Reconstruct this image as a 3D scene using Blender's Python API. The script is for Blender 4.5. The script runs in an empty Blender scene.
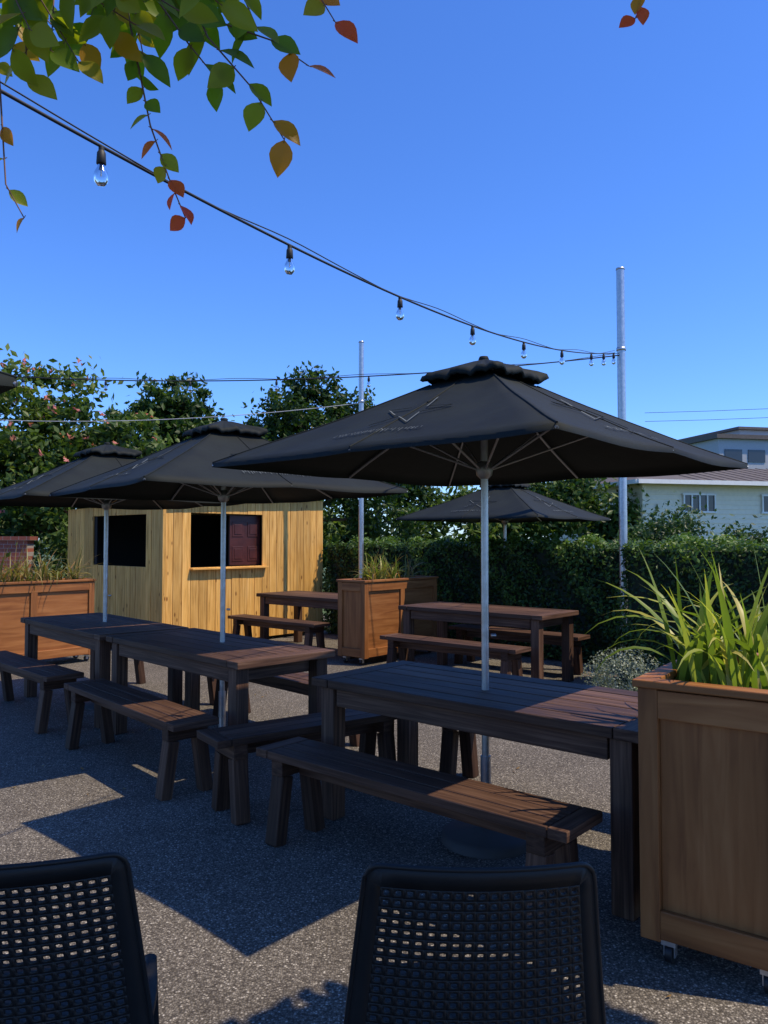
import bpy, math, random
from mathutils import Vector, Matrix
random.seed(7)
R=random.random
def U(a,b): return a+(b-a)*random.random()

# ------------------------------------------------------------------ builder
class MB:
    def __init__(s): s.v=[];s.f=[];s.uv=[];s.r=[];s.m=[];s.sm=[]
    def face(s,pts,uvs=None,rnd=0.5,mat=0,smooth=False):
        b=len(s.v); s.v+= [tuple(p) for p in pts]
        s.f.append(tuple(range(b,b+len(pts)))); s.uv+= (uvs or [(0,0)]*len(pts)); s.r.append(rnd); s.m.append(mat); s.sm.append(smooth)
    def faces(s,verts,faces,rnd=0.5,mat=0,smooth=True,uvf=None):
        b=len(s.v); s.v+=[tuple(p) for p in verts]
        for f in faces:
            s.f.append(tuple(b+i for i in f))
            s.uv+=[(uvf(verts[i]) if uvf else (0,0)) for i in f]
            s.r.append(rnd); s.m.append(mat); s.sm.append(smooth)
    def box(s,c,size,rot=None,mat=0,rnd=None):
        c=Vector(c); h=[x/2 for x in size]; rot=rot or Matrix.Identity(3)
        rnd=R() if rnd is None else rnd
        L=max(range(3),key=lambda i:size[i]); o=(U(0,50),U(0,50))
        pts=[Vector((x*h[0],y*h[1],z*h[2])) for x in(-1,1) for y in(-1,1) for z in(-1,1)]
        b=len(s.v); s.v+=[tuple(c+rot@p) for p in pts]
        for f,ax in (((0,1,3,2),0),((4,6,7,5),0),((0,4,5,1),1),((2,3,7,6),1),((0,2,6,4),2),((1,5,7,3),2)):
            s.f.append(tuple(b+i for i in f))
            oth=[i for i in range(3) if i!=ax]
            if L in oth: a1=L; a2=[i for i in oth if i!=L][0]
            else: a1,a2=oth
            k=1.0 if a1==L else 6.0
            s.uv+=[(pts[i][a1]*k+o[0],pts[i][a2]+o[1]+ax*.37) for i in f]
            s.r.append(rnd); s.m.append(mat); s.sm.append(False)
    def beam(s,p0,p1,w,d,mat=0,up=(0,0,1),rnd=None):
        p0=Vector(p0);p1=Vector(p1);z=(p1-p0); L=z.length; z.normalize()
        u=Vector(up)
        if abs(z.dot(u))>.95: u=Vector((0,1,0))
        x=u.cross(z).normalized(); y=z.cross(x)
        m=Matrix((x,y,z)).transposed()
        s.box((p0+p1)/2,(w,d,L),m,mat,rnd)
    def tube(s,pts,rad,n=8,mat=0,caps=True,rnd=.5):
        pts=[Vector(p) for p in pts]; N=len(pts)
        if not hasattr(rad,'__len__'): rad=[rad]*N
        V=[];F=[]
        for i,p in enumerate(pts):
            t=(pts[min(i+1,N-1)]-pts[max(i-1,0)]).normalized()
            u=Vector((0,0,1)) if abs(t.z)<.9 else Vector((1,0,0))
            x=u.cross(t).normalized(); y=t.cross(x)
            for k in range(n):
                a=2*math.pi*k/n; V.append(p+(x*math.cos(a)+y*math.sin(a))*rad[i])
        for i in range(N-1):
            for k in range(n):
                F.append((i*n+k,i*n+(k+1)%n,(i+1)*n+(k+1)%n,(i+1)*n+k))
        s.faces(V,F,rnd,mat,True,lambda p:(p[2],p[0]+p[1]))
        if caps:
            s.faces([V[k] for k in range(n)][::-1],[tuple(range(n))],rnd,mat,False)
            s.faces([V[(N-1)*n+k] for k in range(n)],[tuple(range(n))],rnd,mat,False)
    def revolve(s,c,prof,n=16,mat=0,rnd=.5):
        V=[];F=[]
        for (r,z) in prof:
            for k in range(n):
                a=2*math.pi*k/n; V.append((c[0]+r*math.cos(a),c[1]+r*math.sin(a),c[2]+z))
        for i in range(len(prof)-1):
            for k in range(n): F.append((i*n+k,i*n+(k+1)%n,(i+1)*n+(k+1)%n,(i+1)*n+k))
        s.faces(V,F,rnd,mat,True)
    def obj(s,name,mats,parent=None,bevel=0,loc=None,rz=0,solid=0):
        me=bpy.data.meshes.new(name); me.from_pydata(s.v,[],s.f)
        for m in mats: me.materials.append(m)
        me.polygons.foreach_set('material_index',s.m)
        me.polygons.foreach_set('use_smooth',s.sm)
        ul=me.uv_layers.new(name='UVMap'); flat=[c for uv in s.uv for c in uv]; ul.data.foreach_set('uv',flat)
        at=me.attributes.new('rnd','FLOAT','FACE'); at.data.foreach_set('value',s.r)
        me.update()
        o=bpy.data.objects.new(name,me); bpy.context.scene.collection.objects.link(o)
        if parent: o.parent=parent
        if loc: o.location=loc
        o.rotation_euler[2]=rz
        if solid:
            md=o.modifiers.new('s','SOLIDIFY'); md.thickness=solid; md.offset=0
        if bevel:
            md=o.modifiers.new('b','BEVEL'); md.width=bevel; md.segments=2; md.limit_method='ANGLE'; md.angle_limit=math.radians(50)
        return o
def empty(name,loc,rz=0):
    e=bpy.data.objects.new(name,None); bpy.context.scene.collection.objects.link(e); e.location=loc; e.rotation_euler[2]=rz; e.empty_display_size=.1
    return e
def dup(src,loc,rz,sc_=1):
    e=bpy.data.objects.new(src.name.split('.')[0],src.data); bpy.context.scene.collection.objects.link(e)
    e.location=loc; e.rotation_euler=(0,0,rz); e.scale=(sc_,sc_,1)
    for c in [c for c in bpy.data.objects if c.parent==src]:
        d=c.copy(); bpy.context.scene.collection.objects.link(d); d.parent=e
    return e
def rad(a): return math.radians(a)

# ------------------------------------------------------------------ materials
def mat(name):
    m=bpy.data.materials.new(name); m.use_nodes=True; nt=m.node_tree
    return m,nt,nt.nodes['Principled BSDF']
def N(nt,t,**k):
    n=nt.nodes.new(t)
    for a,b in k.items(): setattr(n,a,b)
    return n
def ramp(nt,stops):
    r=N(nt,'ShaderNodeValToRGB'); e=r.color_ramp.elements
    while len(e)<len(stops): e.new(.5)
    for i,(p,c) in enumerate(stops): e[i].position=p; e[i].color=(*c,1)
    return r
def bump(nt,src,b,strength,dist):
    n=N(nt,'ShaderNodeBump'); n.inputs['Strength'].default_value=strength; n.inputs['Distance'].default_value=dist
    nt.links.new(src,n.inputs['Height']); nt.links.new(n.outputs[0],b.inputs['Normal'])
def wood(name,c0,c1,c2,rough=.6,var=.45,gs=60,spec=.4,knots=False):
    m,nt,b=mat(name); L=nt.links.new
    uv=N(nt,'ShaderNodeUVMap'); mp=N(nt,'ShaderNodeMapping'); mp.inputs['Scale'].default_value=(2.0,gs,1); L(uv.outputs[0],mp.inputs[0])
    n1=N(nt,'ShaderNodeTexNoise'); n1.inputs['Scale'].default_value=1; n1.inputs['Detail'].default_value=6; n1.inputs['Distortion'].default_value=.6; L(mp.outputs[0],n1.inputs['Vector'])
    r=ramp(nt,[(.3,c0),(.5,c1),(.72,c2)]); L(n1.outputs[0],r.inputs[0])
    mp2=N(nt,'ShaderNodeMapping'); mp2.inputs['Scale'].default_value=(3,5,1); L(uv.outputs[0],mp2.inputs[0])
    n2=N(nt,'ShaderNodeTexNoise'); n2.inputs['Scale'].default_value=1; n2.inputs['Detail'].default_value=4; L(mp2.outputs[0],n2.inputs['Vector'])
    at=N(nt,'ShaderNodeAttribute',attribute_name='rnd')
    ad=N(nt,'ShaderNodeMath',operation='ADD'); L(at.outputs['Fac'],ad.inputs[0]); L(n2.outputs[0],ad.inputs[1])
    mr=N(nt,'ShaderNodeMapRange'); mr.inputs[1].default_value=.3; mr.inputs[2].default_value=1.7; mr.inputs[3].default_value=1-var; mr.inputs[4].default_value=1+var; L(ad.outputs[0],mr.inputs[0])
    mx=N(nt,'ShaderNodeVectorMath',operation='SCALE'); L(r.outputs[0],mx.inputs[0]); L(mr.outputs[0],mx.inputs['Scale'])
    out=mx.outputs[0]
    if knots:
        mp3=N(nt,'ShaderNodeMapping'); mp3.inputs['Scale'].default_value=(3.2,9,1); L(uv.outputs[0],mp3.inputs[0])
        vo=N(nt,'ShaderNodeTexVoronoi'); vo.inputs['Scale'].default_value=1; L(mp3.outputs[0],vo.inputs['Vector'])
        kr=ramp(nt,[(.07,(.28,.18,.12)),(.13,(1,1,1))]); L(vo.outputs['Distance'],kr.inputs[0])
        km=N(nt,'ShaderNodeVectorMath',operation='MULTIPLY'); L(out,km.inputs[0]); L(kr.outputs[0],km.inputs[1]); out=km.outputs[0]
    L(out,b.inputs['Base Color'])
    rr=N(nt,'ShaderNodeMapRange'); rr.inputs[3].default_value=rough-.12; rr.inputs[4].default_value=rough+.15; L(n2.outputs[0],rr.inputs[0]); L(rr.outputs[0],b.inputs['Roughness'])
    b.inputs['Specular IOR Level'].default_value=spec
    bump(nt,n1.outputs[0],b,.35,.003)
    return m
M_table=wood('stained_timber',(.040,.020,.013),(.085,.044,.027),(.15,.085,.052),.58,.5,60,.22)
M_bench=wood('stained_bench_timber',(.034,.017,.011),(.075,.038,.023),(.13,.072,.045),.6,.5,60,.22)
M_pine=wood('pine_cladding',(.44,.215,.045),(.68,.365,.088),(.80,.48,.15),.65,.3,40,.3,True)
M_cedar=wood('planter_timber',(.20,.070,.020),(.29,.110,.032),(.37,.155,.050),.5,.22,22,.3)
M_bark=wood('bark',(.05,.035,.025),(.09,.065,.045),(.14,.10,.075),.9,.2,20)
def plain(name,c,rough=.5,metal=0,var=.12,scale=8,bs=.0,bd=.002,bscale=200,spec=.5):
    m,nt,b=mat(name); L=nt.links.new
    tc=N(nt,'ShaderNodeTexCoord'); n=N(nt,'ShaderNodeTexNoise'); n.inputs['Scale'].default_value=scale; n.inputs['Detail'].default_value=5; L(tc.outputs['Object'],n.inputs['Vector'])
    r=ramp(nt,[(.3,tuple(x*(1-var) for x in c)),(.7,tuple(min(1,x*(1+var)) for x in c))]); L(n.outputs[0],r.inputs[0]); L(r.outputs[0],b.inputs['Base Color'])
    mr=N(nt,'ShaderNodeMapRange'); mr.inputs[3].default_value=max(.02,rough-.1); mr.inputs[4].default_value=min(1,rough+.1); L(n.outputs[0],mr.inputs[0]); L(mr.outputs[0],b.inputs['Roughness'])
    b.inputs['Metallic'].default_value=metal; b.inputs['Specular IOR Level'].default_value=spec
    if bs:
        n2=N(nt,'ShaderNodeTexNoise'); n2.inputs['Scale'].default_value=bscale; L(tc.outputs['Object'],n2.inputs['Vector']); bump(nt,n2.outputs[0],b,bs,bd)
    return m
M_canvas=plain('canvas_fabric',(.011,.0145,.0135),.75,0,.35,3,.4,.008,9,.22)
M_logo=plain('printed_logo',(.11,.125,.12),.8)
M_steel=plain('galvanised_steel',(.50,.51,.52),.38,.85,.15,30)
M_alu=plain('rib_aluminium',(.30,.31,.32),.4,.7)
M_black=plain('black_rubber',(.012,.012,.013),.5)
M_wire=plain('black_cable',(.015,.015,.015),.6)
M_wwire=plain('pale_cable',(.5,.5,.48),.6)
M_plastic=plain('chair_plastic',(.011,.0108,.0105),.5,0,.1,20,.15,.0005,900,.28)
M_soil=plain('soil',(.04,.028,.02),.95,0,.4,30,.8,.02,40)
M_cream=plain('cream_paint',(.80,.70,.50),.6,0,.05)
M_white=plain('white_paint',(.80,.77,.70),.5,0,.05)
M_roof=plain('roof_sheet',(.13,.11,.095),.7,.0,.15,8,0,0,0,.2)
M_dark=plain('dark_interior',(.012,.011,.010),.8)
M_red=plain('red_brown_paint',(.06,.013,.008),.45,0,.3)
M_greyb=plain('grey_render',(.40,.41,.41),.7,0,.06)
M_base=plain('cast_base',(.05,.05,.05),.7)
m,nt,b=mat('window_glass'); b.inputs['Base Color'].default_value=(.03,.035,.045,1); b.inputs['Roughness'].default_value=.08; M_win=m
m,nt,b=mat('bulb_glass'); b.inputs['Base Color'].default_value=(1,1,1,1); b.inputs['Roughness'].default_value=.02; b.inputs['Transmission Weight'].default_value=1; b.inputs['IOR'].default_value=1.3; M_bulb=m
m,nt,b=mat('brick'); L=nt.links.new; tc=N(nt,'ShaderNodeTexCoord'); mp=N(nt,'ShaderNodeMapping'); mp.inputs['Rotation'].default_value=(rad(90),0,0); L(tc.outputs['Object'],mp.inputs[0])
br=N(nt,'ShaderNodeTexBrick'); br.inputs['Scale'].default_value=4; br.inputs['Color1'].default_value=(.30,.08,.045,1); br.inputs['Color2'].default_value=(.22,.06,.035,1); br.inputs['Mortar'].default_value=(.3,.25,.22,1); br.inputs['Mortar Size'].default_value=.012
L(mp.outputs[0],br.inputs[0]); L(br.outputs[0],b.inputs['Base Color']); b.inputs['Roughness'].default_value=.85; M_brick=m
# aggregate ground
m,nt,b=mat('exposed_aggregate'); L=nt.links.new; tc=N(nt,'ShaderNodeTexCoord')
v=N(nt,'ShaderNodeTexVoronoi'); v.inputs['Scale'].default_value=135; L(tc.outputs['Object'],v.inputs['Vector'])
sep=N(nt,'ShaderNodeSeparateColor'); L(v.outputs['Color'],sep.inputs[0])
r=ramp(nt,[(0,(.085,.073,.060)),(.4,(.155,.136,.112)),(.80,(.21,.186,.152)),(.94,(.34,.305,.255)),(1,(.52,.48,.41))]); L(sep.outputs[0],r.inputs[0])
d=ramp(nt,[(.25,(1,1,1)),(.65,(.42,.41,.40))]); L(v.outputs['Distance'],d.inputs[0])
mm=N(nt,'ShaderNodeMix',data_type='RGBA',blend_type='MULTIPLY'); mm.inputs[0].default_value=1; L(r.outputs[0],mm.inputs[6]); L(d.outputs[0],mm.inputs[7])
n=N(nt,'ShaderNodeTexNoise'); n.inputs['Scale'].default_value=.9; n.inputs['Detail'].default_value=8; n.inputs['Roughness'].default_value=.65; L(tc.outputs['Object'],n.inputs['Vector'])
r2=ramp(nt,[(.32,(.66,.65,.64)),(.7,(1.0,1.0,1.0))]); L(n.outputs[0],r2.inputs[0])
m2=N(nt,'ShaderNodeMix',data_type='RGBA',blend_type='MULTIPLY'); m2.inputs[0].default_value=1; L(mm.outputs[2],m2.inputs[6]); L(r2.outputs[0],m2.inputs[7])
g=N(nt,'ShaderNodeVectorMath',operation='SCALE'); g.inputs['Scale'].default_value=1.3; L(m2.outputs[2],g.inputs[0])
L(g.outputs[0],b.inputs['Base Color']); b.inputs['Roughness'].default_value=.85; b.inputs['Specular IOR Level'].default_value=.3
iv=N(nt,'ShaderNodeMath',operation='SUBTRACT'); iv.inputs[0].default_value=1; L(v.outputs['Distance'],iv.inputs[1]); bump(nt,iv.outputs[0],b,.55,.005)
M_agg=m
M_grass=plain('grass_ground',(.06,.10,.03),.9,0,.35,3)
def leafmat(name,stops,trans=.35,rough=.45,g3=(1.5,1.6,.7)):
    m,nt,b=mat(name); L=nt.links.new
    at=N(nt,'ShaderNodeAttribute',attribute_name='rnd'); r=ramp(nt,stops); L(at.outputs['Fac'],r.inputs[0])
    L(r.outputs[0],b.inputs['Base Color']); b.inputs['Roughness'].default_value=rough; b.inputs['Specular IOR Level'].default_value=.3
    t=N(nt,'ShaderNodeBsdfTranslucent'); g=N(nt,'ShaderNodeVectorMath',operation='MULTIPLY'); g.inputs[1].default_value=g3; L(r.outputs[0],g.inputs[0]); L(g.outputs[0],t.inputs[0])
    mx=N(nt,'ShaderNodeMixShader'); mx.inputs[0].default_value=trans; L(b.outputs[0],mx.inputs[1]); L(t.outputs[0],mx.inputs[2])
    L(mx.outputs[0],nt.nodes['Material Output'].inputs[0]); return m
M_leafA=leafmat('tree_leaves',[(0,(.022,.048,.010)),(.5,(.07,.12,.020)),(1,(.18,.23,.04))])
M_leafB=leafmat('dark_tree_leaves',[(0,(.014,.034,.009)),(.6,(.040,.082,.015)),(1,(.10,.15,.028))])
M_hedge=leafmat('hedge_leaves',[(0,(.010,.026,.006)),(.6,(.032,.070,.012)),(1,(.12,.20,.032))],.25)
M_hcore=plain('hedge_core',(.010,.018,.007),.9)
M_bloss=leafmat('blossom',[(0,(.50,.11,.11)),(1,(.78,.32,.27))],.4)
M_flax=leafmat('flax_leaves',[(0,(.09,.14,.02)),(.6,(.20,.28,.04)),(.9,(.42,.43,.09)),(1,(.52,.42,.13))],.4,.4)
M_dry=leafmat('bronze_grass',[(0,(.13,.16,.035)),(.5,(.24,.20,.06)),(1,(.32,.17,.06))],.3)
M_silver=leafmat('silver_leaves',[(0,(.13,.16,.10)),(1,(.32,.35,.26))],.2)
M_over=leafmat('vine_leaves',[(0,(.06,.11,.010)),(.4,(.14,.22,.018)),(.62,(.27,.27,.02)),(.8,(.50,.20,.025)),(1,(.60,.08,.03))],.55,.4,(1.7,1.7,.4))
M_twig=plain('twig',(.16,.08,.05),.7)

# ------------------------------------------------------------------ world, sun, camera
sc=bpy.context.scene
S=Vector((1.0,-.28,1.76)).normalized()
el=math.asin(S.z); az=math.atan2(S.x,S.y)
w=bpy.data.worlds.new('World'); sc.world=w; w.use_nodes=True; nt=w.node_tree
sk=nt.nodes.new('ShaderNodeTexSky'); sk.sky_type='NISHITA'; sk.sun_disc=False; sk.sun_elevation=el; sk.sun_rotation=az
sk.air_density=1.0; sk.dust_density=.2; sk.ozone_density=3; sk.altitude=0
hs=nt.nodes.new('ShaderNodeHueSaturation'); hs.inputs['Saturation'].default_value=1.12; hs.inputs['Value'].default_value=1.0
mu=nt.nodes.new('ShaderNodeVectorMath'); mu.operation='MULTIPLY'; mu.inputs[1].default_value=(.84,1.17,1.85)
bg=nt.nodes['Background']; bg.inputs[1].default_value=.13
nt.links.new(sk.outputs[0],hs.inputs['Color']); nt.links.new(hs.outputs[0],mu.inputs[0]); nt.links.new(mu.outputs[0],bg.inputs[0])
ld=bpy.data.lights.new('sun','SUN'); ld.energy=5.0; ld.angle=rad(.5); ld.color=(1,.86,.64)
lo=bpy.data.objects.new('sun',ld); sc.collection.objects.link(lo); lo.rotation_euler=S.to_track_quat('Z','Y').to_euler(); lo.location=(5,-1,9)
cd=bpy.data.cameras.new('camera'); cam=bpy.data.objects.new('camera',cd); sc.collection.objects.link(cam)
cam.location=(0,0,1.5); cam.rotation_euler=(rad(92.1),0,0)
cd.sensor_fit='VERTICAL'; cd.sensor_height=36; cd.lens=27.04; cd.clip_start=.05; cd.clip_end=5000
sc.camera=cam
sc.view_settings.view_transform='Standard'; sc.view_settings.look='None'; sc.view_settings.exposure=0

# ------------------------------------------------------------------ ground
g=MB(); g.face([(-1500,-1500,-.03),(1500,-1500,-.03),(1500,1500,-.03),(-1500,1500,-.03)]); g.obj('ground',[M_grass])
g=MB(); g.face([(-14,-8,0),(9,-8,0),(9,7,0),(-4,18,0),(-14,18,0)]); g.obj('patio',[M_agg])

A1=rad(-41); A2=rad(-46)
def uv_(a): return Vector((math.cos(a),math.sin(a),0)),Vector((-math.sin(a),math.cos(a),0))

# ------------------------------------------------------------------ table
def build_table(name,loc,rz,L=1.9,W=.78,H=.75):
    e=empty(name,loc,rz)
    t=MB(); th=.045
    eb=.12; nb=6; bw=(W-.006*(nb-1))/nb
    for i in range(nb):
        y=-W/2+bw/2+i*(bw+.006)
        t.box((0,y,H-th/2+U(-.0015,.0015)),(L-2*eb-.01,bw,th))
    for sx in(-1,1): t.box((sx*(L/2-eb/2),0,H-th/2),(eb,W+.004,th+.002))
    t.obj('table_top',[M_table],e,.005)
    t=MB()
    for sy in(-1,1): t.box((0,sy*(W/2-.05),H-th-.05),(L-.32,.035,.095))
    for sx in(-1,1): t.box((sx*(L/2-.14),0,H-th-.05),(.04,W-.26,.094))
    t.obj('apron',[M_table],e,.004)
    t=MB()
    for sx in(-1,1):
        for sy in(-1,1):
            t.beam((sx*(L/2-.10),sy*(W/2-.07),0),(sx*(L/2-.10),sy*(W/2-.07),H-th-.003),.095,.095)
    t.obj('legs',[M_table],e,.006)
    return e
def build_bench(name,loc,rz,L=1.8,W=.29,H=.45):
    e=empty(name,loc,rz)
    t=MB(); nb=3; bw=(W-.008)/nb
    for i in range(nb): t.box((0,-W/2+bw/2+i*(bw+.004),H-.02+U(-.001,.001)),(L-.17,bw,.04))
    for sx in(-1,1): t.box((sx*(L/2-.04),0,H-.02),(.08,W+.004,.042))
    t.obj('seat',[M_bench],e,.004)
    t=MB()
    t.box((0,0,H-.085),(L-.36,.035,.085))
    for sx in(-1,1):
        x=sx*(L/2-.14)
        t.box((x,0,H-.0805),(.08,W-.03,.08))
        for sy in(-1,1): t.beam((x,sy*(W/2-.01),0),(x,sy*(W/2-.055),H-.121),.085,.07,up=(0,1,0))
    t.obj('legs',[M_bench],e,.005)
    return e
T1=Vector((.56,3.93,0)); u1,v1=uv_(A1)
tb=build_table('picnic_table',T1,A1,1.86)
bn=build_bench('timber_bench',(.10,3.48,0),A1,1.73)
dup(bn,T1+v1*.66+u1*.05,A1+rad(2))
T2=Vector((-1.26,5.68,0)); u2,v2=uv_(A2); T3=T2-u2*1.93
dup(tb,T2,A2); dup(tb,T3,A2-rad(1))
dup(bn,T2-v2*.66+u2*.10,A2-rad(2)); dup(bn,T3-v2*.64-u2*.05,A2+rad(1)); dup(bn,T2+v2*.64,A2); dup(bn,T3+v2*.64,A2)
build_bench('timber_bench',(-.44,4.53,0),rad(35),1.25)
T4=Vector((1.12,8.55,0)); dup(tb,T4,A1); dup(bn,T4-v1*.64,A1); dup(bn,T4+v1*.64,A1)
T5=Vector((-.85,10.6,0)); dup(tb,T5,A1); dup(bn,T5-v1*.6-u1*.25,A1)

# ------------------------------------------------------------------ umbrella
def build_umbrella(name,loc,rz,r=1.37,zr=1.89,za=2.40,pole=True):
    e=empty(name,loc,rz)
    def rim(a):
        k=math.floor(a); f=a-k
        def rp(i):
            i%=8; rr=r if i%2==0 else r*math.cos(math.pi/4); an=i*math.pi/4
            return Vector((rr*math.cos(an),rr*math.sin(an),0))
        p=rp(k).lerp(rp(k+1),f); p*=1-.014*math.sin(math.pi*f)
        return p,f
    def surf(a,rho):
        p,f=rim(a); q=p*rho
        z=zr+(za-zr)*(1-rho)-.018*math.sin(math.pi*rho)-.010*rho*abs(math.sin(math.pi*f))
        z+=.003*math.sin(a*math.pi/4*9+rho*14)*rho
        return Vector((q.x,q.y,z))
    c=MB(); na=64; nr=14; V=[];F=[]
    for j in range(nr+1):
        rho=.10+.90*j/nr
        for i in range(na): V.append(surf(i*8/na,rho))
    for i in range(na):
        p=surf(i*8/na,1.0); V.append(Vector((p.x*1.002,p.y*1.002,p.z-.022)))
    for j in range(nr+1):
        for i in range(na):
            F.append((j*na+i,(j+1)*na+i,(j+1)*na+(i+1)%na,j*na+(i+1)%na))
    c.faces(V,F,.5,0,True)
    for k in range(8):
        c.tube([surf(k,.2+.8*j/8)+Vector((0,0,.001)) for j in range(9)],.004,5,0,False)
    c.obj('canopy',[M_canvas],e)
    c=MB(); V=[];F=[]; na2=96
    prof=[(.0,.052),(.04,.048),(.09,.030),(.15,.008),(.20,-.008),(.235,-.022),(.243,-.045),(.232,-.052)]
    for j,(rho,dz) in enumerate(prof):
        for i in range(na2):
            a=i*8/na2; p,f=rim(a); fr=min(1,rho/.2)**2
            ruf=(math.sin(a*math.pi/4*13+1)*.6+math.sin(a*math.pi/4*23+2)*.5+math.sin(a*math.pi/4*37)*.3)*.010*fr
            kink=.012*fr*abs(math.sin(math.pi*f))
            q=p*rho; V.append(Vector((q.x*(1+ruf*1.5),q.y*(1+ruf*1.5),za-.035+dz-kink+ruf)))
    for j in range(len(prof)-1):
        for i in range(na2): F.append((j*na2+i,(j+1)*na2+i,(j+1)*na2+(i+1)%na2,j*na2+(i+1)%na2))
    c.faces(V,F,.5,0,True)
    c.revolve((0,0,za+.022),[(.0,.02),(.022,.015),(.028,0),(.02,-.02)],12,0)
    c.obj('vent_cap',[M_canvas],e)
    for side in (4,6,0,2):
        def pt(x,y):
            rho=.60+y; a=side+1+x/(r*.7*rho)*1.0
            return surf(a,rho)+Vector((0,0,.010))
        lg=MB(); star=[]
        for i in range(11):
            rr=.20 if i%2==0 else .078; t=math.pi*i/5+.15
            star.append((rr*math.sin(t)*1.1,-rr*math.cos(t)*.85))
        def line(P,wd=.0035,close=False):
            Q=P+([P[0]] if close else [])
            for a,bb in zip(Q,Q[1:]):
                dd=(bb-a)
                if dd.length<1e-6: continue
                sd=dd.normalized().cross(Vector((0,0,1))).normalized()*wd
                lg.face([a-sd,bb-sd,bb+sd,a+sd])
        P=[]
        for i in range(10):
            for q in range(6):
                f=q/6; P.append(pt(star[i][0]*(1-f)+star[i+1][0]*f,star[i][1]*(1-f)+star[i+1][1]*f))
        line(P,close=True)
        # wordmark: a row of small letter strokes
        x=-.26
        while x<.26:
            h_=U(.025,.04)
            for (xa,ya,xb,yb) in ((0,0,0,h_),(0,h_/2 if R()<.5 else 0,.022,h_/2 if R()<.5 else 0),(.022,0,.022,h_ if R()<.6 else h_/2)):
                line([pt(x+xa,.22+ya),pt(x+xb,.22+yb)],.0022)
            x+=.040
        lg.obj('printed_star',[M_logo],e)
    f=MB(); hub=zr-.03
    for k in range(8):
        P=[surf(k,.06+.94*j/6)-Vector((0,0,.016)) for j in range(7)]; f.tube(P,.007,6,0)
        mid=surf(k,.52)-Vector((0,0,.025)); an=k*math.pi/4
        f.tube([(.04*math.cos(an),.04*math.sin(an),hub),mid],.006,6,0)
    f.obj('ribs',[M_alu],e)
    f=MB(); f.revolve((0,0,hub),[(.02,.04),(.04,.03),(.045,0),(.04,-.03),(.02,-.05)],14); f.revolve((0,0,za-.05),[(.02,.04),(.05,.03),(.05,-.02),(.02,-.03)],14)
    f.obj('hub',[M_alu],e)
    f=MB(); f.tube([(0,0,.03),(0,0,za)],.019,16,0)
    f.tube([(0,0,.05),(0,0,.42)],.026,14,0); f.tube([(.03,0,1.02),(.055,0,1.02)],.008,8,0)
    f.obj('pole',[M_steel],e)
    f=MB(); f.revolve((0,0,0),[(.0,.085),(.05,.085),(.055,.07),(.20,.05),(.22,.035),(.225,.0)],28); f.obj('base',[M_base],e)
    return e
P1=Vector((.51,3.9,0))
ub=build_umbrella('patio_umbrella',P1,rad(2.6))
dup(ub,T2+Vector((.07,.02,-.03)),rad(-7))
dup(ub,T3+Vector((.03,.05,-.03)),rad(-5))
dup(ub,(1.62,10.3,-.1),rad(6),1.07)
dup(ub,(-2.26,1.85,0),rad(0))

# ------------------------------------------------------------------ planters
def build_planter(name,loc,rz,Lx,Ly,H=1.0):
    e=empty(name,loc,rz); z0=.085
    t=MB(); s=.07
    for x in(s/2,Lx-s/2):
        for y in(s/2,Ly-s/2): t.box((x,y,(z0+H-.03)/2+.0),(s,s,H-.03-z0))
    for y in (0,Ly):
        sg=1 if y==0 else -1
        yy=y+sg*.012
        t.box((Lx/2,yy,z0+.06),(Lx-2*s,.024,.10)); t.box((Lx/2,yy,H-.085),(Lx-2*s,.024,.10))
        t.box((Lx/2,y+sg*.03,(z0+H)/2),(Lx-2*s,.012,H-z0-.06))
    for x in (0,Lx):
        sg=1 if x==0 else -1
        xx=x+sg*.012
        t.box((xx,Ly/2,z0+.06),(.024,Ly-2*s,.10)); t.box((xx,Ly/2,H-.085),(.024,Ly-2*s,.10))
        t.box((x+sg*.03,Ly/2,(z0+H)/2),(.012,Ly-2*s,H-z0-.06))
        if Ly>1: t.box((xx,Ly/2,(z0+H)/2),(.022,.08,H-z0-.23))
    t.obj('panels',[M_cedar],e,.004)
    t=MB(); cw=.075
    for y in(cw/2-.015,Ly-cw/2+.015): t.box((Lx/2,y,H-.0145),(Lx+.03,cw,.027))
    for x in(cw/2-.015,Lx-cw/2+.015): t.box((x,Ly/2,H-.0145),(cw,Ly-2*cw+.028,.027))
    t.obj('rim',[M_cedar],e,.004)
    t=MB(); n=10; V=[];F=[]
    for i in range(n+1):
        for j in range(n+1): V.append((.05+(Lx-.1)*i/n,.05+(Ly-.1)*j/n,H-.10+U(-.012,.02)))
    for i in range(n):
        for j in range(n): F.append((i*(n+1)+j,(i+1)*(n+1)+j,(i+1)*(n+1)+j+1,i*(n+1)+j+1))
    t.faces(V,F); t.obj('soil',[M_soil],e)
    t=MB()
    for x in(.09,Lx-.09):
        for y in(.05,Ly-.05):
            t.tube([(x-.012,y,.036),(x+.012,y,.036)],.032,16,0); t.box((x,y,.076),(.05,.05,.016),mat=1)
            for q in(-.018,.018): t.box((x+q,y,.05),(.004,.03,.045),mat=1)
    t.obj('castors',[M_black,M_steel],e)
    return e
build_planter('wooden_planter',(.915,2.80,0),rad(-36),.50,.95,1.0)
B=Vector((-.23,9.2,0)); build_planter('wooden_planter',B-u1*.45,A1,.45,1.43,1.02)
C=Vector((-3.6,9.6,0)); build_planter('wooden_planter',C-v1*1.5-u1*.45,A1,.45,1.5,1.02)

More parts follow.
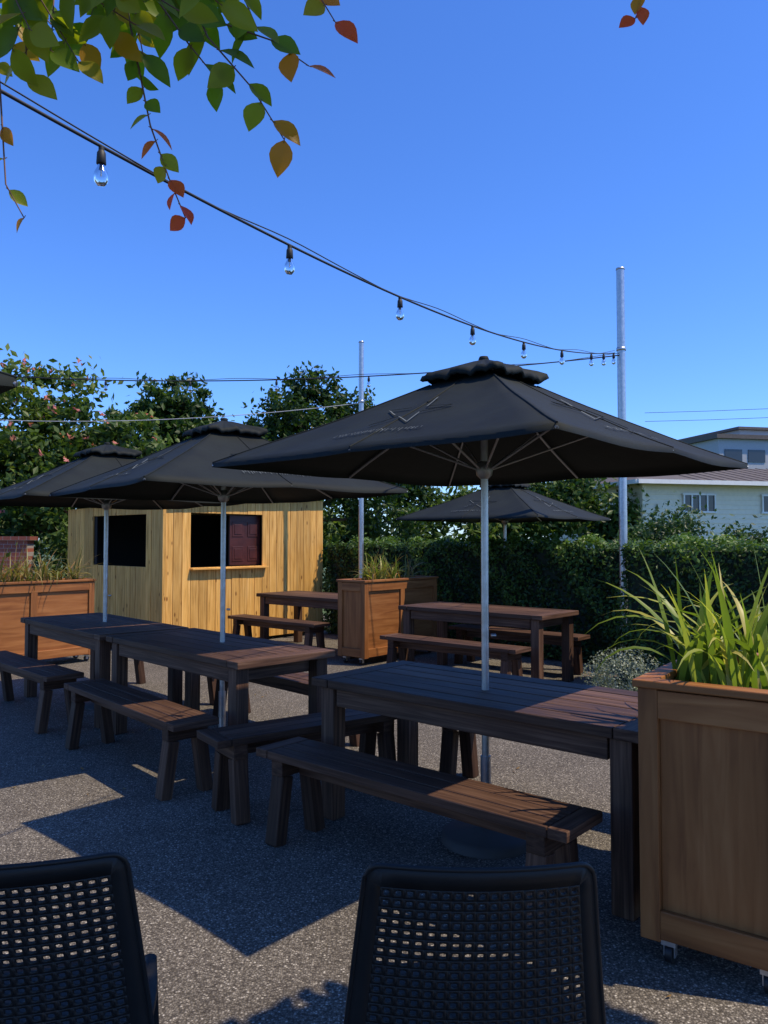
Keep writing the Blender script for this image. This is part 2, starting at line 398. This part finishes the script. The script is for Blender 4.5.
def blades(name,c,n,L0,L1,wd,matl,spread=.25,lean=(0,0),box=None,rmin=0):
    m_=MB()
    for i in range(n):
        a=U(0,2*math.pi); L_=U(L0,L1); w_=wd*U(.7,1.2)
        if box: b0=Vector(c)+box[0]*U(-1,1)+box[1]*U(-1,1)
        else: b0=Vector(c)+Vector((U(-1,1),U(-1,1),0))*.07
        d=Vector((math.cos(a)+lean[0],math.sin(a)+lean[1],0)); tilt=U(.1,1.0)*spread*4
        droop=U(.4,1.5); pts=[];K=9; p=b0.copy(); ang=math.pi/2-tilt*.35
        for k in range(K+1):
            pts.append(p.copy()); p=p+(d*math.cos(ang)+Vector((0,0,math.sin(ang))))*(L_/K); ang-=droop*.16*(1+k*.12)*tilt
        sd=d.cross(Vector((0,0,1)));sd=(sd.normalized() if sd.length>0 else Vector((1,0,0)))
        tw=U(-.5,.5); sd=(sd+Vector((0,0,tw))).normalized(); rn=U(rmin,1)
        V=[];F=[]
        for k,q in enumerate(pts):
            ww=w_*min(1,(K-k)/K*1.6+.02)*(.7+.3*min(1,k/3)); nrm=Vector((0,0,-ww*.25))
            V+= [q-sd*ww,q+nrm,q+sd*ww]
        for k in range(K):
            F+=[(k*3,k*3+1,k*3+4,k*3+3),(k*3+1,k*3+2,k*3+5,k*3+4)]
        m_.faces(V,F,min(.97,rn),0,True)
    return m_.obj(name,[matl,M_twig])
random.seed(11)
blades('flax_plant',(1.31,2.98,.92),80,.34,.64,.016,M_flax,.28,(-.1,0),(Vector((.13,-.09,0)),Vector((.10,.14,0))),.1)
bc=B-u1*.22+v1*.7; blades('grass_plant',(bc.x,bc.y,.95),110,.25,.5,.010,M_dry,.36,box=(u1*.1,v1*.45))
blades('grass_plant',(bc.x-.1,bc.y-.1,.95),45,.3,.5,.012,M_flax,.3,box=(u1*.08,v1*.25))
cc=C-u1*.22-v1*.75; blades('grass_plant',(cc.x,cc.y,.95),240,.30,.62,.010,M_dry,.4,box=(u1*.1,v1*.65))

# ------------------------------------------------------------------ kiosk
HC=Vector((-2.96,10.35,0)); Ah=rad(-42)
e=empty('timber_kiosk',HC,Ah)
X=Vector((1,0,0));Y=Vector((0,1,0));Z=Vector((0,0,1))
def plank_wall(b_,p0,d,nrm,length,zt0,zt1,win):
    pw=.135; n=int(length/pw); pw=length/n
    rot=Matrix((d,nrm,Vector((0,0,1)))).transposed()
    for i in range(n):
        a0=i*pw; a1=a0+pw-.006; zt=zt0+(zt1-zt0)*(a0/length); rn=R()
        segs=[(0.05,zt)]
        ac=(a0+a1)/2
        if win and win[0]<ac<win[1]: segs=[(.05,win[2]),(win[3],zt)]
        for z0,z1 in segs:
            if z1-z0>.01: b_.box(p0+d*ac+Vector((0,0,(z0+z1)/2))+nrm*U(-.002,.004),(a1-a0,.022,z1-z0),rot,0,rn)
wl=MB(); LA=2.93; LB=2.72
w1=(.42,1.72,1.12,1.88); w2=(.35,1.85,1.13,1.86)
plank_wall(wl,Vector((0,0,0)),Y,X,LA,2.02,2.14,w1)
plank_wall(wl,Vector((-.015,-.005,0)),-X,-Y,LB,2.02,1.98,w2)
plank_wall(wl,Vector((-LB,0,0)),Y,-X,LA,1.98,2.08,None)
plank_wall(wl,Vector((-.02,LA,0)),-X,Y,LB-.03,2.12,2.08,None)
wl.obj('walls',[M_pine],e,.003)
bk=MB()
for (a0,a1,z0,z1) in ((0.02,w1[0],.06,2.0),(w1[1],LA-.03,.06,2.0),(w1[0],w1[1],.06,w1[2]),(w1[0],w1[1],w1[3],2.0)):
    bk.box((-.02,(a0+a1)/2,(z0+z1)/2),(.012,a1-a0,z1-z0))
for (a0,a1,z0,z1) in ((0.04,w2[0],.06,1.95),(w2[1],LB-.03,.06,1.95),(w2[0],w2[1],.06,w2[2]),(w2[0],w2[1],w2[3],1.95)):
    bk.box((-(a0+a1)/2,.018,(z0+z1)/2),(a1-a0,.012,z1-z0))
bk.obj('lining',[M_dark],e)
tr=MB()
tr.box((.022,-.022,1.03),(.05,.05,1.96))
tr.box((.04,(w1[0]+w1[1])/2,w1[2]-.02),(.10,w1[1]-w1[0]+.04,.025))
tr.obj('trim',[M_pine],e,.003)
rf=MB(); rf.faces([(.12,-.12,2.06),(.12,LA+.12,2.19),(-LB-.12,LA+.12,2.12),(-LB-.12,-.12,2.02),(.12,-.12,2.10),(.12,LA+.12,2.23),(-LB-.12,LA+.12,2.16),(-LB-.12,-.12,2.06)],[(0,1,2,3),(4,7,6,5),(0,4,5,1),(1,5,6,2),(2,6,7,3),(3,7,4,0)],smooth=False); rf.obj('roof',[M_roof],e)
it=MB()
it.face([(-.06,.06,.06),(-.06,LA-.06,.06),(-LB+.06,LA-.06,.06),(-LB+.06,.06,.06)])
it.box((-LB/2,LA-.08,1),(LB-.1,.02,1.9)); it.box((-LB+.08,LA/2,1),(.02,LA-.2,1.9)); it.box((-.4,LA/2,1.02),(.45,LA-.5,.05)); it.obj('interior',[M_dark],e)
dr=MB()
dr.box((-.09,1.42,1.5),(.03,.56,.74))
for a in(1.28,1.56):
    for z in(1.30,1.66): dr.box((-.073,a,z),(.012,.2,.22)); dr.box((-.066,a,z),(.012,.13,.15))
dr.obj('red_shutter',[M_red],e,.004)

bw=MB(); bw.box((0,0,.75),(6,.22,1.5)); bw.box((0,0,1.53),(6.1,.28,.06)); bw.obj('brick_wall',[M_brick],loc=(-8.6,12.2,0),rz=rad(0))

# ------------------------------------------------------------------ foliage
def leafquad(b_,p,s,rn,mat=0,nrm=None):
    if nrm is None: n_=Vector((U(-1,1),U(-1,1),U(-.3,1)))
    else: n_=Vector(nrm)*1.1+Vector((U(-1,1),U(-1,1),U(-1,1)))
    if n_.length<.01: n_=Vector((0,0,1))
    n_.normalize(); t=n_.cross(Vector((U(-1,1),U(-1,1),U(-1,1)))).normalized(); q=n_.cross(t)
    l=s*U(.7,1.3); w_=l*.5
    b_.face([p-t*l*.5,p+q*w_*.5,p+t*l*.5+n_*l*.08,p-q*w_*.5],rnd=rn,mat=mat)
def build_tree(name,loc,H,clumps,n,s,matl,trunk=.16,bloss=0,rise=1.0):
    e=empty(name,loc); t=MB(); base=Vector((0,0,0)); fork=Vector((U(-.1,.1),U(-.1,.1),H*.32))
    t.tube([base,fork*.5+Vector((.05,0,0)),fork],[trunk,trunk*.8,trunk*.65],9)
    for c,r_ in clumps:
        c=Vector(c); mid=fork.lerp(c,.5)+Vector((U(-.15,.15),U(-.15,.15),-.1))
        t.tube([fork,mid,c],[trunk*.45,trunk*.25,trunk*.08],6)
    t.obj('trunk',[M_bark],e)
    f=MB(); vol=sum(r_**2 for c,r_ in clumps)
    for c,r_ in clumps:
        c=Vector(c); k=int(n*r_**2/vol); tone=U(-.12,.12)
        subs=[(c,r_*.75,-.2)]*3
        for _ in range(max(8,int(20*r_))):
            d=Vector((random.gauss(0,1),random.gauss(0,1),random.gauss(0,.8)*rise)).normalized()*r_*U(.5,1.05); subs.append((c+d,r_*U(.16,.40),U(-.25,.25)))
        for i in range(k):
            sc_,sr,tn=random.choice(subs)
            d=Vector((random.gauss(0,1),random.gauss(0,1),random.gauss(0,.75)*rise))*.5*sr
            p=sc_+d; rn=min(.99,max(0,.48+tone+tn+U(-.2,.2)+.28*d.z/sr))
            leafquad(f,p,s,rn,0,d.normalized()*.5 if d.length>0 else None)
        if bloss:
            for i in range(int(bloss*r_**2/vol)):
                sc_,sr,tn=random.choice(subs[3:]); d=Vector((random.gauss(0,1),random.gauss(0,1)-.8,abs(random.gauss(0,1))))*.5*sr
                for q in range(4): leafquad(f,sc_+d+Vector((U(-.05,.05),U(-.05,.05),U(-.03,.05))),s*.6,R(),1)
    f.obj('foliage',[matl,M_bloss],e)
    return e
random.seed(5)
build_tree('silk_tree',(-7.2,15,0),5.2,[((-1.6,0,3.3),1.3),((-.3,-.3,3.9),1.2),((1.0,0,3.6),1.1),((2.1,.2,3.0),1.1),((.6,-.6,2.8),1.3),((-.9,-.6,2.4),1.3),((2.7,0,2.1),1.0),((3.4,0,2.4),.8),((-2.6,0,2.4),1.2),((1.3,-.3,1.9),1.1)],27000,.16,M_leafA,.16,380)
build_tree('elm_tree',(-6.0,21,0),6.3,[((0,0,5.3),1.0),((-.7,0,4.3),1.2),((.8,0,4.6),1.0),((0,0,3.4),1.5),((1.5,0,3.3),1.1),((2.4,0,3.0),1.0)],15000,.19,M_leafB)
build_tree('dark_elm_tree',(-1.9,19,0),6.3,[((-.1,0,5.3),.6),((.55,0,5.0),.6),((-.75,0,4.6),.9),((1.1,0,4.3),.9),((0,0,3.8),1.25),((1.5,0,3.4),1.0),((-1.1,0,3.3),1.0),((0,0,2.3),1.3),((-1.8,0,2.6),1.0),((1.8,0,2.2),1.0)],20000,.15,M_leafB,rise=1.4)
random.seed(21)
def mass(name,x0,x1,y,zf,n,s,matl,dep=1.5):
    b_=MB(); k=int((x1-x0)/.8)+1; cl=[]
    for i in range(k*5):
        x=U(x0,x1); zt=zf(x); cl.append((Vector((x,y+U(-dep,dep)*.5,U(.25,1)*zt*.88)),U(.35,.8)*min(1.2,zt*.35),U(-.25,.25)))
    for i in range(n):
        c,r_,tn=random.choice(cl); d=Vector((random.gauss(0,1),random.gauss(0,.6),random.gauss(0,.8)))*r_*.6
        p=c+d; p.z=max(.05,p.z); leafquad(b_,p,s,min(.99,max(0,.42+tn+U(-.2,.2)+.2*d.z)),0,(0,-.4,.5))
    return b_.obj(name,[matl])
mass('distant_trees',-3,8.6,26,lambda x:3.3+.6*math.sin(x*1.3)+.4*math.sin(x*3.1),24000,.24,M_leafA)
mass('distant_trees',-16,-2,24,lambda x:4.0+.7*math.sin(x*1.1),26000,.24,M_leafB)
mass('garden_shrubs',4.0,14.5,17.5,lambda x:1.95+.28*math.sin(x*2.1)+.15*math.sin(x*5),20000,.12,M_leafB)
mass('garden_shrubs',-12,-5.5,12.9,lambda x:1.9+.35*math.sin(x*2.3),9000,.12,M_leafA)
def hedge(name,loc,rz,L,D,H,n,s):
    e=empty(name,loc,rz)
    c=MB(); c.box((L/2,D/2,H/2-.02),(L-.1,D-.1,H-.06)); c.obj('core',[M_hcore],e)
    f=MB(); areas=[L*H,L*D,D*H,D*H]; tot=sum(areas)
    for k,a in enumerate(areas):
        for i in range(int(n*a/tot)):
            x=U(0,L);y=U(0,D);z=U(.02,H)
            if k==0: p=Vector((x,0,z)); nn=(0,-1,.2)
            elif k==1: p=Vector((x,y,H)); nn=(0,0,1)
            elif k==2: p=Vector((0,y,z)); nn=(-1,0,.2)
            else: p=Vector((L,y,z)); nn=(1,0,.2)
            bumpv=.04*math.sin(p.x*5.1+p.z*3)+.035*math.sin(p.x*11+p.y*7+p.z*9)
            p=p+Vector(nn)*(bumpv+random.gauss(0,.028))
            rn=min(.99,max(0,.45+bumpv*3.5+U(-.32,.32)+(.3 if k==1 else 0)+.22*(z/H)**4))  # top and upper leaves toned lighter: sunlit top painted into leaf colour
            leafquad(f,p,s,rn,0,nn)
    f.obj('foliage',[M_hedge],e); return e
random.seed(31)
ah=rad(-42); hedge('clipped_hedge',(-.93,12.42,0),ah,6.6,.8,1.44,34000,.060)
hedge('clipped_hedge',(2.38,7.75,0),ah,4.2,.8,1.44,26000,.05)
sb=MB()
for i in range(4200):
    d=Vector((random.gauss(0,1),random.gauss(0,1),random.gauss(0,1))).normalized()*U(.5,1.1)
    p=Vector((d.x*.36,d.y*.36,.22+d.z*.26)); p.z=max(.02,p.z); leafquad(sb,p,.028,R(),0,d)
sb.obj('silver_bush',[M_silver],loc=(2.25,7.25,0))
fl=MB()
for i in range(70):
    x=U(-2.6,2.2); y=U(1.8,8); p=Vector((x,y,.008)); leafquad(fl,p,.032,U(.5,1),0,(0,0,3))
fl.obj('fallen_leaves',[M_dry])

# ------------------------------------------------------------------ light poles and festoon strings
def pole(loc,h,r_=.045):
    p=MB(); p.tube([(0,0,0),(0,0,h)],r_,16); p.revolve((0,0,h),[(r_,0),(r_+.004,.0),(r_+.004,.02),(.0,.035)],16)
    for z in(h*.8,h*.55): p.revolve((0,0,z),[(r_,-.02),(r_+.008,-.018),(r_+.008,.018),(r_,.02)],16)
    p.box((0,0,.006),(.2,.2,.012)); p.obj('steel_pole',[M_steel],loc=loc)
pole((2.73,8.78,0),4.62,.046); pole((-.345,11.6,0),4.5,.038)
def bulbs(b_,p):
    p=Vector(p)
    b_.tube([p+Z*.010,p-Z*.010],.010,8,0); b_.revolve(p,[(.008,0),(.014,-.010),(.016,-.046),(.012,-.050),(.012,-.010)],12,0)
    b_.revolve(p,[(.011,-.048),(.013,-.058),(.022,-.076),(.025,-.090),(.022,-.106),(.012,-.118),(.0,-.121)],14,1)
    b_.tube([p-Z*.050,p-Z*.085],.003,6,2)
def festoon(name,fn,t0,t1,bl,r_=.0055,second=True):
    b_=MB(); n=90; P=[fn(t0+(t1-t0)*i/n) for i in range(n+1)]
    b_.tube(P,r_,6,0)
    if second: b_.tube([p+Vector((.004*math.sin(i*.9),0,.014+.012*math.cos(i*.45))) for i,p in enumerate(P)],r_*.5,5,0)
    for t in bl: bulbs(b_,fn(t)-Z*.012)
    return b_.obj(name,[M_wire,M_bulb,M_wwire])
festoon('festoon_lights',lambda n_:Vector((2.64-.51*n_,8.73-.892*n_,2.795+.0173*(7-n_)**2)),0,9.5,[0.05,.5,1,2,3,4,5,6,7,8])
festoon('festoon_lights',lambda t:Vector((2.70-9.6*t,8.75+.9*t,3.62+.12*t-1.05*t*(1-t))),0,1,[.18,.3,.415,.525,.635,.745,.855,.95],.007)
o=festoon('fairy_light_string',lambda t:Vector((-.36-9*t,11.6+.9*t,3.58+.13*t-1.1*t*(1-t))),0,1,[],.006,False); o.data.materials[0]=M_wwire
pole((-6.95,9.65,0),4.4); pole((-9.4,12.5,0),4.4); pole((-2.25,.2,0),4.4)

# ------------------------------------------------------------------ houses
e=empty('weatherboard_house',(8.6,25.5,0),rad(14))
h=MB(); Lh=13; Dh=7; He=3.5
nb=22
for i in range(nb):
    z=i*He/nb+He/nb/2
    h.box((Lh/2,0+.0,z),(Lh,.05,He/nb+.0),Matrix.Rotation(rad(-7),3,'X')); h.box((0,Dh/2,z),(.05,Dh,He/nb),Matrix.Rotation(rad(7),3,'Y'))
h.box((Lh/2,Dh-.05,He/2),(Lh,.05,He)); h.box((Lh,Dh/2,He/2),(.05,Dh-.1,He))
for x in(.0,Lh): h.box((x,0,He/2),(.14,.14,He))
h.obj('walls',[M_cream],e)
h=MB(); h.faces([(-.5,-.5,3.42),(Lh+.5,-.5,3.42),(Lh-1.8,Dh/2,4.35),(1.8,Dh/2,4.35),(-.5,Dh+.5,3.42),(Lh+.5,Dh+.5,3.42)],[(0,1,2,3),(3,2,5,4),(0,3,4),(1,5,2)],smooth=False)
for i in range(5,23): h.tube([(-.5+i*.52,-.5,3.44),(min(max(-.5+i*.52,1.8),Lh-1.8),Dh/2,4.37)],.012,4,0,False)
h.obj('roof',[M_roof],e)
h=MB(); h.box((Lh/2,-.5,3.42),(Lh+1,.1,.14)); h.box((-.5,Dh/2,3.42),(.1,Dh+.9,.14)); h.obj('gutter',[M_white],e)
h=MB(); g2=MB()
for x0,x1 in ((1.5,2.7),(4.6,6.2),(8,9.6)):
    g2.box(((x0+x1)/2,-.05,2.75),(x1-x0,.02,.55))
    k=4
    for i in range(k+1): h.box((x0+(x1-x0)*i/k,-.075,2.75),(.05,.05,.6))
    for z in(2.45,3.05): h.box(((x0+x1)/2,-.077,z),(x1-x0+.1,.054,.06))
g2.obj('window_panes',[M_win],e); h.obj('window_frames',[M_white],e)
e=empty('commercial_building',(24,55,0),rad(12))
h=MB(); h.box((12,6,4.4),(24,12,8.8)); h.box((13,7,5.0),(18,8,10.0)); h.obj('walls',[M_greyb],e)
h=MB(); g2=MB()
for i in range(12): g2.box((1.2+i*1.9,-.02,7.6),(1.4,.06,.9)); g2.box((1.2+i*1.9,-.02,5.2),(1.4,.06,.9))
g2.obj('windows',[M_win],e); h.box((12,6,8.95),(24.6,12.6,.3)); h.box((13,7,10.08),(18.6,8.6,.2)); h.obj('roof',[M_roof],e)
mass('distant_trees',9,45,48,lambda x:4.6+1.0*math.sin(x*.5)+.6*math.sin(x*1.7),14000,.4,M_leafB,3)
pw=MB()
for k in range(2):
    pw.tube([(15+t*40/12,44-t*.6,7.6+k*.5+.02*(t-6)**2+t*.22) for t in range(13)],.013,4)
pw.obj('power_lines',[M_wire])

# ------------------------------------------------------------------ chairs
def build_chair(name,loc,rz):
    e=empty(name,loc,rz)
    zt=.905; zb=.47
    def P(s,t):
        w_=.262-.050*t
        return Vector((s*w_,-.09*t**1.3+.045*s*s,zb+(zt-zb)*t+ (-.006*s*s*t)))
    b_=MB(); nc=17; nr=18; s0=.85; ta=.06; tb_=.905
    def q(i,j): return (-s0+2*s0*i/nc, ta+(tb_-ta)*j/nr)
    ds=2*s0/nc; dt=(tb_-ta)/nr
    for i in range(nc):
        for j in range(nr):
            a,c=q(i,j); cx=a+ds/2; cy=c+dt/2
            outer=[(a,c),(cx,c),(a+ds,c),(a+ds,cy),(a+ds,c+dt),(cx,c+dt),(a,c+dt),(a,cy)]
            hx=ds*.26; hy=dt*.25
            inner=[(cx-hx*.85,cy-hy*.85),(cx,cy-hy),(cx+hx*.85,cy-hy*.85),(cx+hx,cy),(cx+hx*.85,cy+hy*.85),(cx,cy+hy),(cx-hx*.85,cy+hy*.85),(cx-hx,cy)]
            V=[P(*p) for p in outer+inner]
            b_.faces(V,[(k,(k+1)%8,8+(k+1)%8,8+k) for k in range(8)],smooth=True)
    bs=1-s0; bt_=1-tb_; loop_in=[];loop_out=[]
    def add(a,o): loop_in.append(a); loop_out.append(o)
    for i in range(nc+1): x=-s0+2*s0*i/nc; add((x,tb_),(x,1.0))
    for k in range(1,6): th=math.pi/2*k/6; add((s0,tb_),(s0+bs*math.sin(th)**.8,tb_+bt_*math.cos(th)**.8))
    for j in range(nr,-1,-1): t=ta+(tb_-ta)*j/nr; add((s0,t),(1,t))
    for k in range(1,6): th=math.pi/2*k/6; add((s0,ta),(s0+bs*math.cos(th),ta-ta*math.sin(th)))
    for i in range(nc,-1,-1): x=-s0+2*s0*i/nc; add((x,ta),(x,0))
    for k in range(1,6): th=math.pi/2*k/6; add((-s0,ta),(-s0-bs*math.sin(th),ta-ta*math.cos(th)))
    for j in range(nr+1): t=ta+(tb_-ta)*j/nr; add((-s0,t),(-1,t))
    for k in range(1,6): th=math.pi/2*k/6; add((-s0,tb_),(-s0-bs*math.cos(th)**.8,tb_+bt_*math.sin(th)**.8))
    n_=len(loop_in)
    V=[P(*p) for p in loop_in]+[P(*p) for p in loop_out]
    b_.faces(V,[(k,n_+k,n_+(k+1)%n_,(k+1)%n_) for k in range(n_)],smooth=True)
    b_.obj('backrest',[M_plastic],e,solid=.005)
    f=MB(); pts=[P(*p) for p in loop_out]; pts.append(pts[0]); pts.append(pts[1]); f.tube(pts,.005,8,0,False)
    f.obj('rim',[M_plastic],e)
    f=MB(); V=[];F=[];n=12
    for i in range(n+1):
        for j in range(n+1):
            x=-1+2*i/n;y=-1+2*j/n
            X_=x*math.sqrt(1-.35*y*y*.5)*.245; Y_=.235+y*math.sqrt(1-.35*x*x*.5)*.235
            V.append((X_,Y_,.455-.015*(1-x*x)*(1-y*y)-(.02*max(0,y)**3)))
    for i in range(n):
        for j in range(n): F.append((i*(n+1)+j,(i+1)*(n+1)+j,(i+1)*(n+1)+j+1,i*(n+1)+j+1))
    f.faces(V,F); f.obj('seat',[M_plastic],e,solid=.018)
    f=MB()
    for sx in(-1,1):
        f.tube([(sx*.21,.03,.46),(sx*.235,-.05,.0)],[.02,.014],10); f.tube([(sx*.21,.43,.45),(sx*.23,.48,.0)],[.02,.014],10)
        f.tube([(sx*.235,.0,.47),(sx*.215,.235,.445),(sx*.21,.44,.44)],.014,8)
    f.obj('legs',[M_plastic],e); return e
ch=build_chair('plastic_chair',(.178,1.50,0),rad(1))
dup(ch,(-.715,1.51,0),rad(11))

# ------------------------------------------------------------------ overhanging tree (behind and above the viewer)
random.seed(77)
e=empty('crepe_myrtle_tree',(0,0,0))
t=MB(); t.tube([(2.0,-1.2,0),(2.05,-1.1,1.2),(1.9,-.8,2.3)],[.09,.08,.07],10)
limbs=[[(1.9,-.8,2.3),(1.6,-.1,2.9),(1.3,.6,3.2),(1.2,1.2,3.3)],[(1.9,-.8,2.3),(2.2,0,3.0),(2.0,.9,3.2),(1.85,1.8,3.1)],[(1.9,-.8,2.3),(.9,-.2,2.9),(.2,.4,2.75),(-.15,.8,2.5),(-.25,1.0,2.32)],[(.2,.4,2.75),(-.2,.6,2.6),(-.45,.85,2.35),(-.55,1.0,2.26)],[(1.3,.6,3.2),(.7,.95,2.9),(.45,1.0,2.5),(.36,1.0,2.3)]]
for l in limbs: t.tube(l,[.03*(1-.9*i/(len(l)-1)) for i in range(len(l))],7)
t.obj('trunk',[M_bark],e)
lf=MB(); tw=MB()
def leaf(p,d,L_,w_,rn,up=None,K=6):
    d=Vector(d).normalized(); u_=Vector(up) if up else Vector((U(-.6,.6),-1+U(-.5,.8),U(-.4,.9)))
    s_=d.cross(u_).normalized(); nn=s_.cross(d); V=[];F=[]
    tw.tube([p-d*.004,p+d*L_*.1],.0006,4,0,False) if K>4 else None
    curl=U(.05,.22)
    for k in range(K+1):
        f=k/K; ww=w_*math.sin(math.pi*min(1,f**.9))*.5; c_=p+d*(L_*f)-nn*(curl*L_*f*f)
        V+=[c_-s_*ww+nn*ww*.3,c_,c_+s_*ww+nn*ww*.3]
    for k in range(K): F+=[(k*3,k*3+1,k*3+4,k*3+3),(k*3+1,k*3+2,k*3+5,k*3+4)]
    lf.faces(V,F,rn,0,True)
def sprig(P,n,L_=.048,red=0.3,r0=.0016,start=.05,hi=.6):
    P=[Vector(p) for p in P]; tw.tube(P,[r0*(1-.5*i/(len(P)-1)) for i in range(len(P))],5)
    seg=[(P[i+1]-P[i]).length for i in range(len(P)-1)]; T=sum(seg)
    for i in range(n):
        f=start+(1-start)*i/(n-1); dd=f*T; k=0
        while k<len(seg)-1 and dd>seg[k]: dd-=seg[k];k+=1
        p=P[k].lerp(P[k+1],min(1,dd/seg[k])); ax=(P[k+1]-P[k]).normalized()
        side=Vector((1 if i%2 else -1,U(-.5,.5),U(-.3,.3)))
        d=ax*U(.3,.9)+side*U(.6,1.0)+Vector((0,0,-.25))
        rn=min(1,max(0,U(.1,hi)+red*f**2*1.1)); leaf(p,d,L_*U(.75,1.15)*(1-.35*f*red),L_*.56,rn)
sprig([(-.36,1.0,2.30),(-.335,1.0,2.17),(-.310,1.0,2.05),(-.285,1.0,1.98),(-.262,1.0,1.925)],21,.040,.75)
sprig([(-.29,1.0,2.30),(-.235,1.0,2.17),(-.175,1.0,2.10),(-.132,1.0,2.03)],11,.056,.35)
sprig([(-.30,1.0,2.24),(-.22,1.0,2.19),(-.15,1.0,2.165),(-.10,1.0,2.13)],8,.054,.3)
sprig([(-.33,1.0,2.26),(-.26,1.0,2.16),(-.22,1.0,2.11)],7,.052,.2)
sprig([(-.53,1.0,2.28),(-.51,1.0,2.10),(-.50,1.0,1.97),(-.475,1.0,1.925)],9,.032,.5)
sprig([(-.12,1.0,2.32),(-.095,1.0,2.24),(-.065,1.0,2.19)],6,.050,.7)
sprig([(.33,1.0,2.30),(.345,1.0,2.22),(.335,1.0,2.195)],7,.036,.9,hi=.8)
for i in range(36):
    x=U(-.58,-.20); y=U(.8,1.15); zt=1.5+y*.79
    sprig([(x,y,zt+.06),(x+U(-.04,.05),y,zt-.02),(x+U(-.05,.08),y+U(-.03,.03),zt-U(.05,.15)*(1.1 if x<-.3 else .6))],8,.05,.2)
def crown(c,r3,n):  # unseen leaf masses of the tree, shaped to shade the chairs and ground
    for i in range(n):
        d=Vector((random.gauss(0,1),random.gauss(0,1),random.gauss(0,1))).normalized()*(R()**.4)
        leaf(Vector((c[0]+d.x*r3[0],c[1]+d.y*r3[1],c[2]+d.z*r3[2])),(U(-1,1),U(-1,1),U(-.6,.4)),.12,.08,U(.1,.6),(U(-.4,.4),U(-.4,.4),1),3)
crown((1.32,.48,3.35),(1.05,1.25,.55),3400)
crown((1.95,1.55,3.10),(.80,.62,.26),3200)
lf.obj('leaves',[M_over],e); tw.obj('twigs',[M_twig],e)
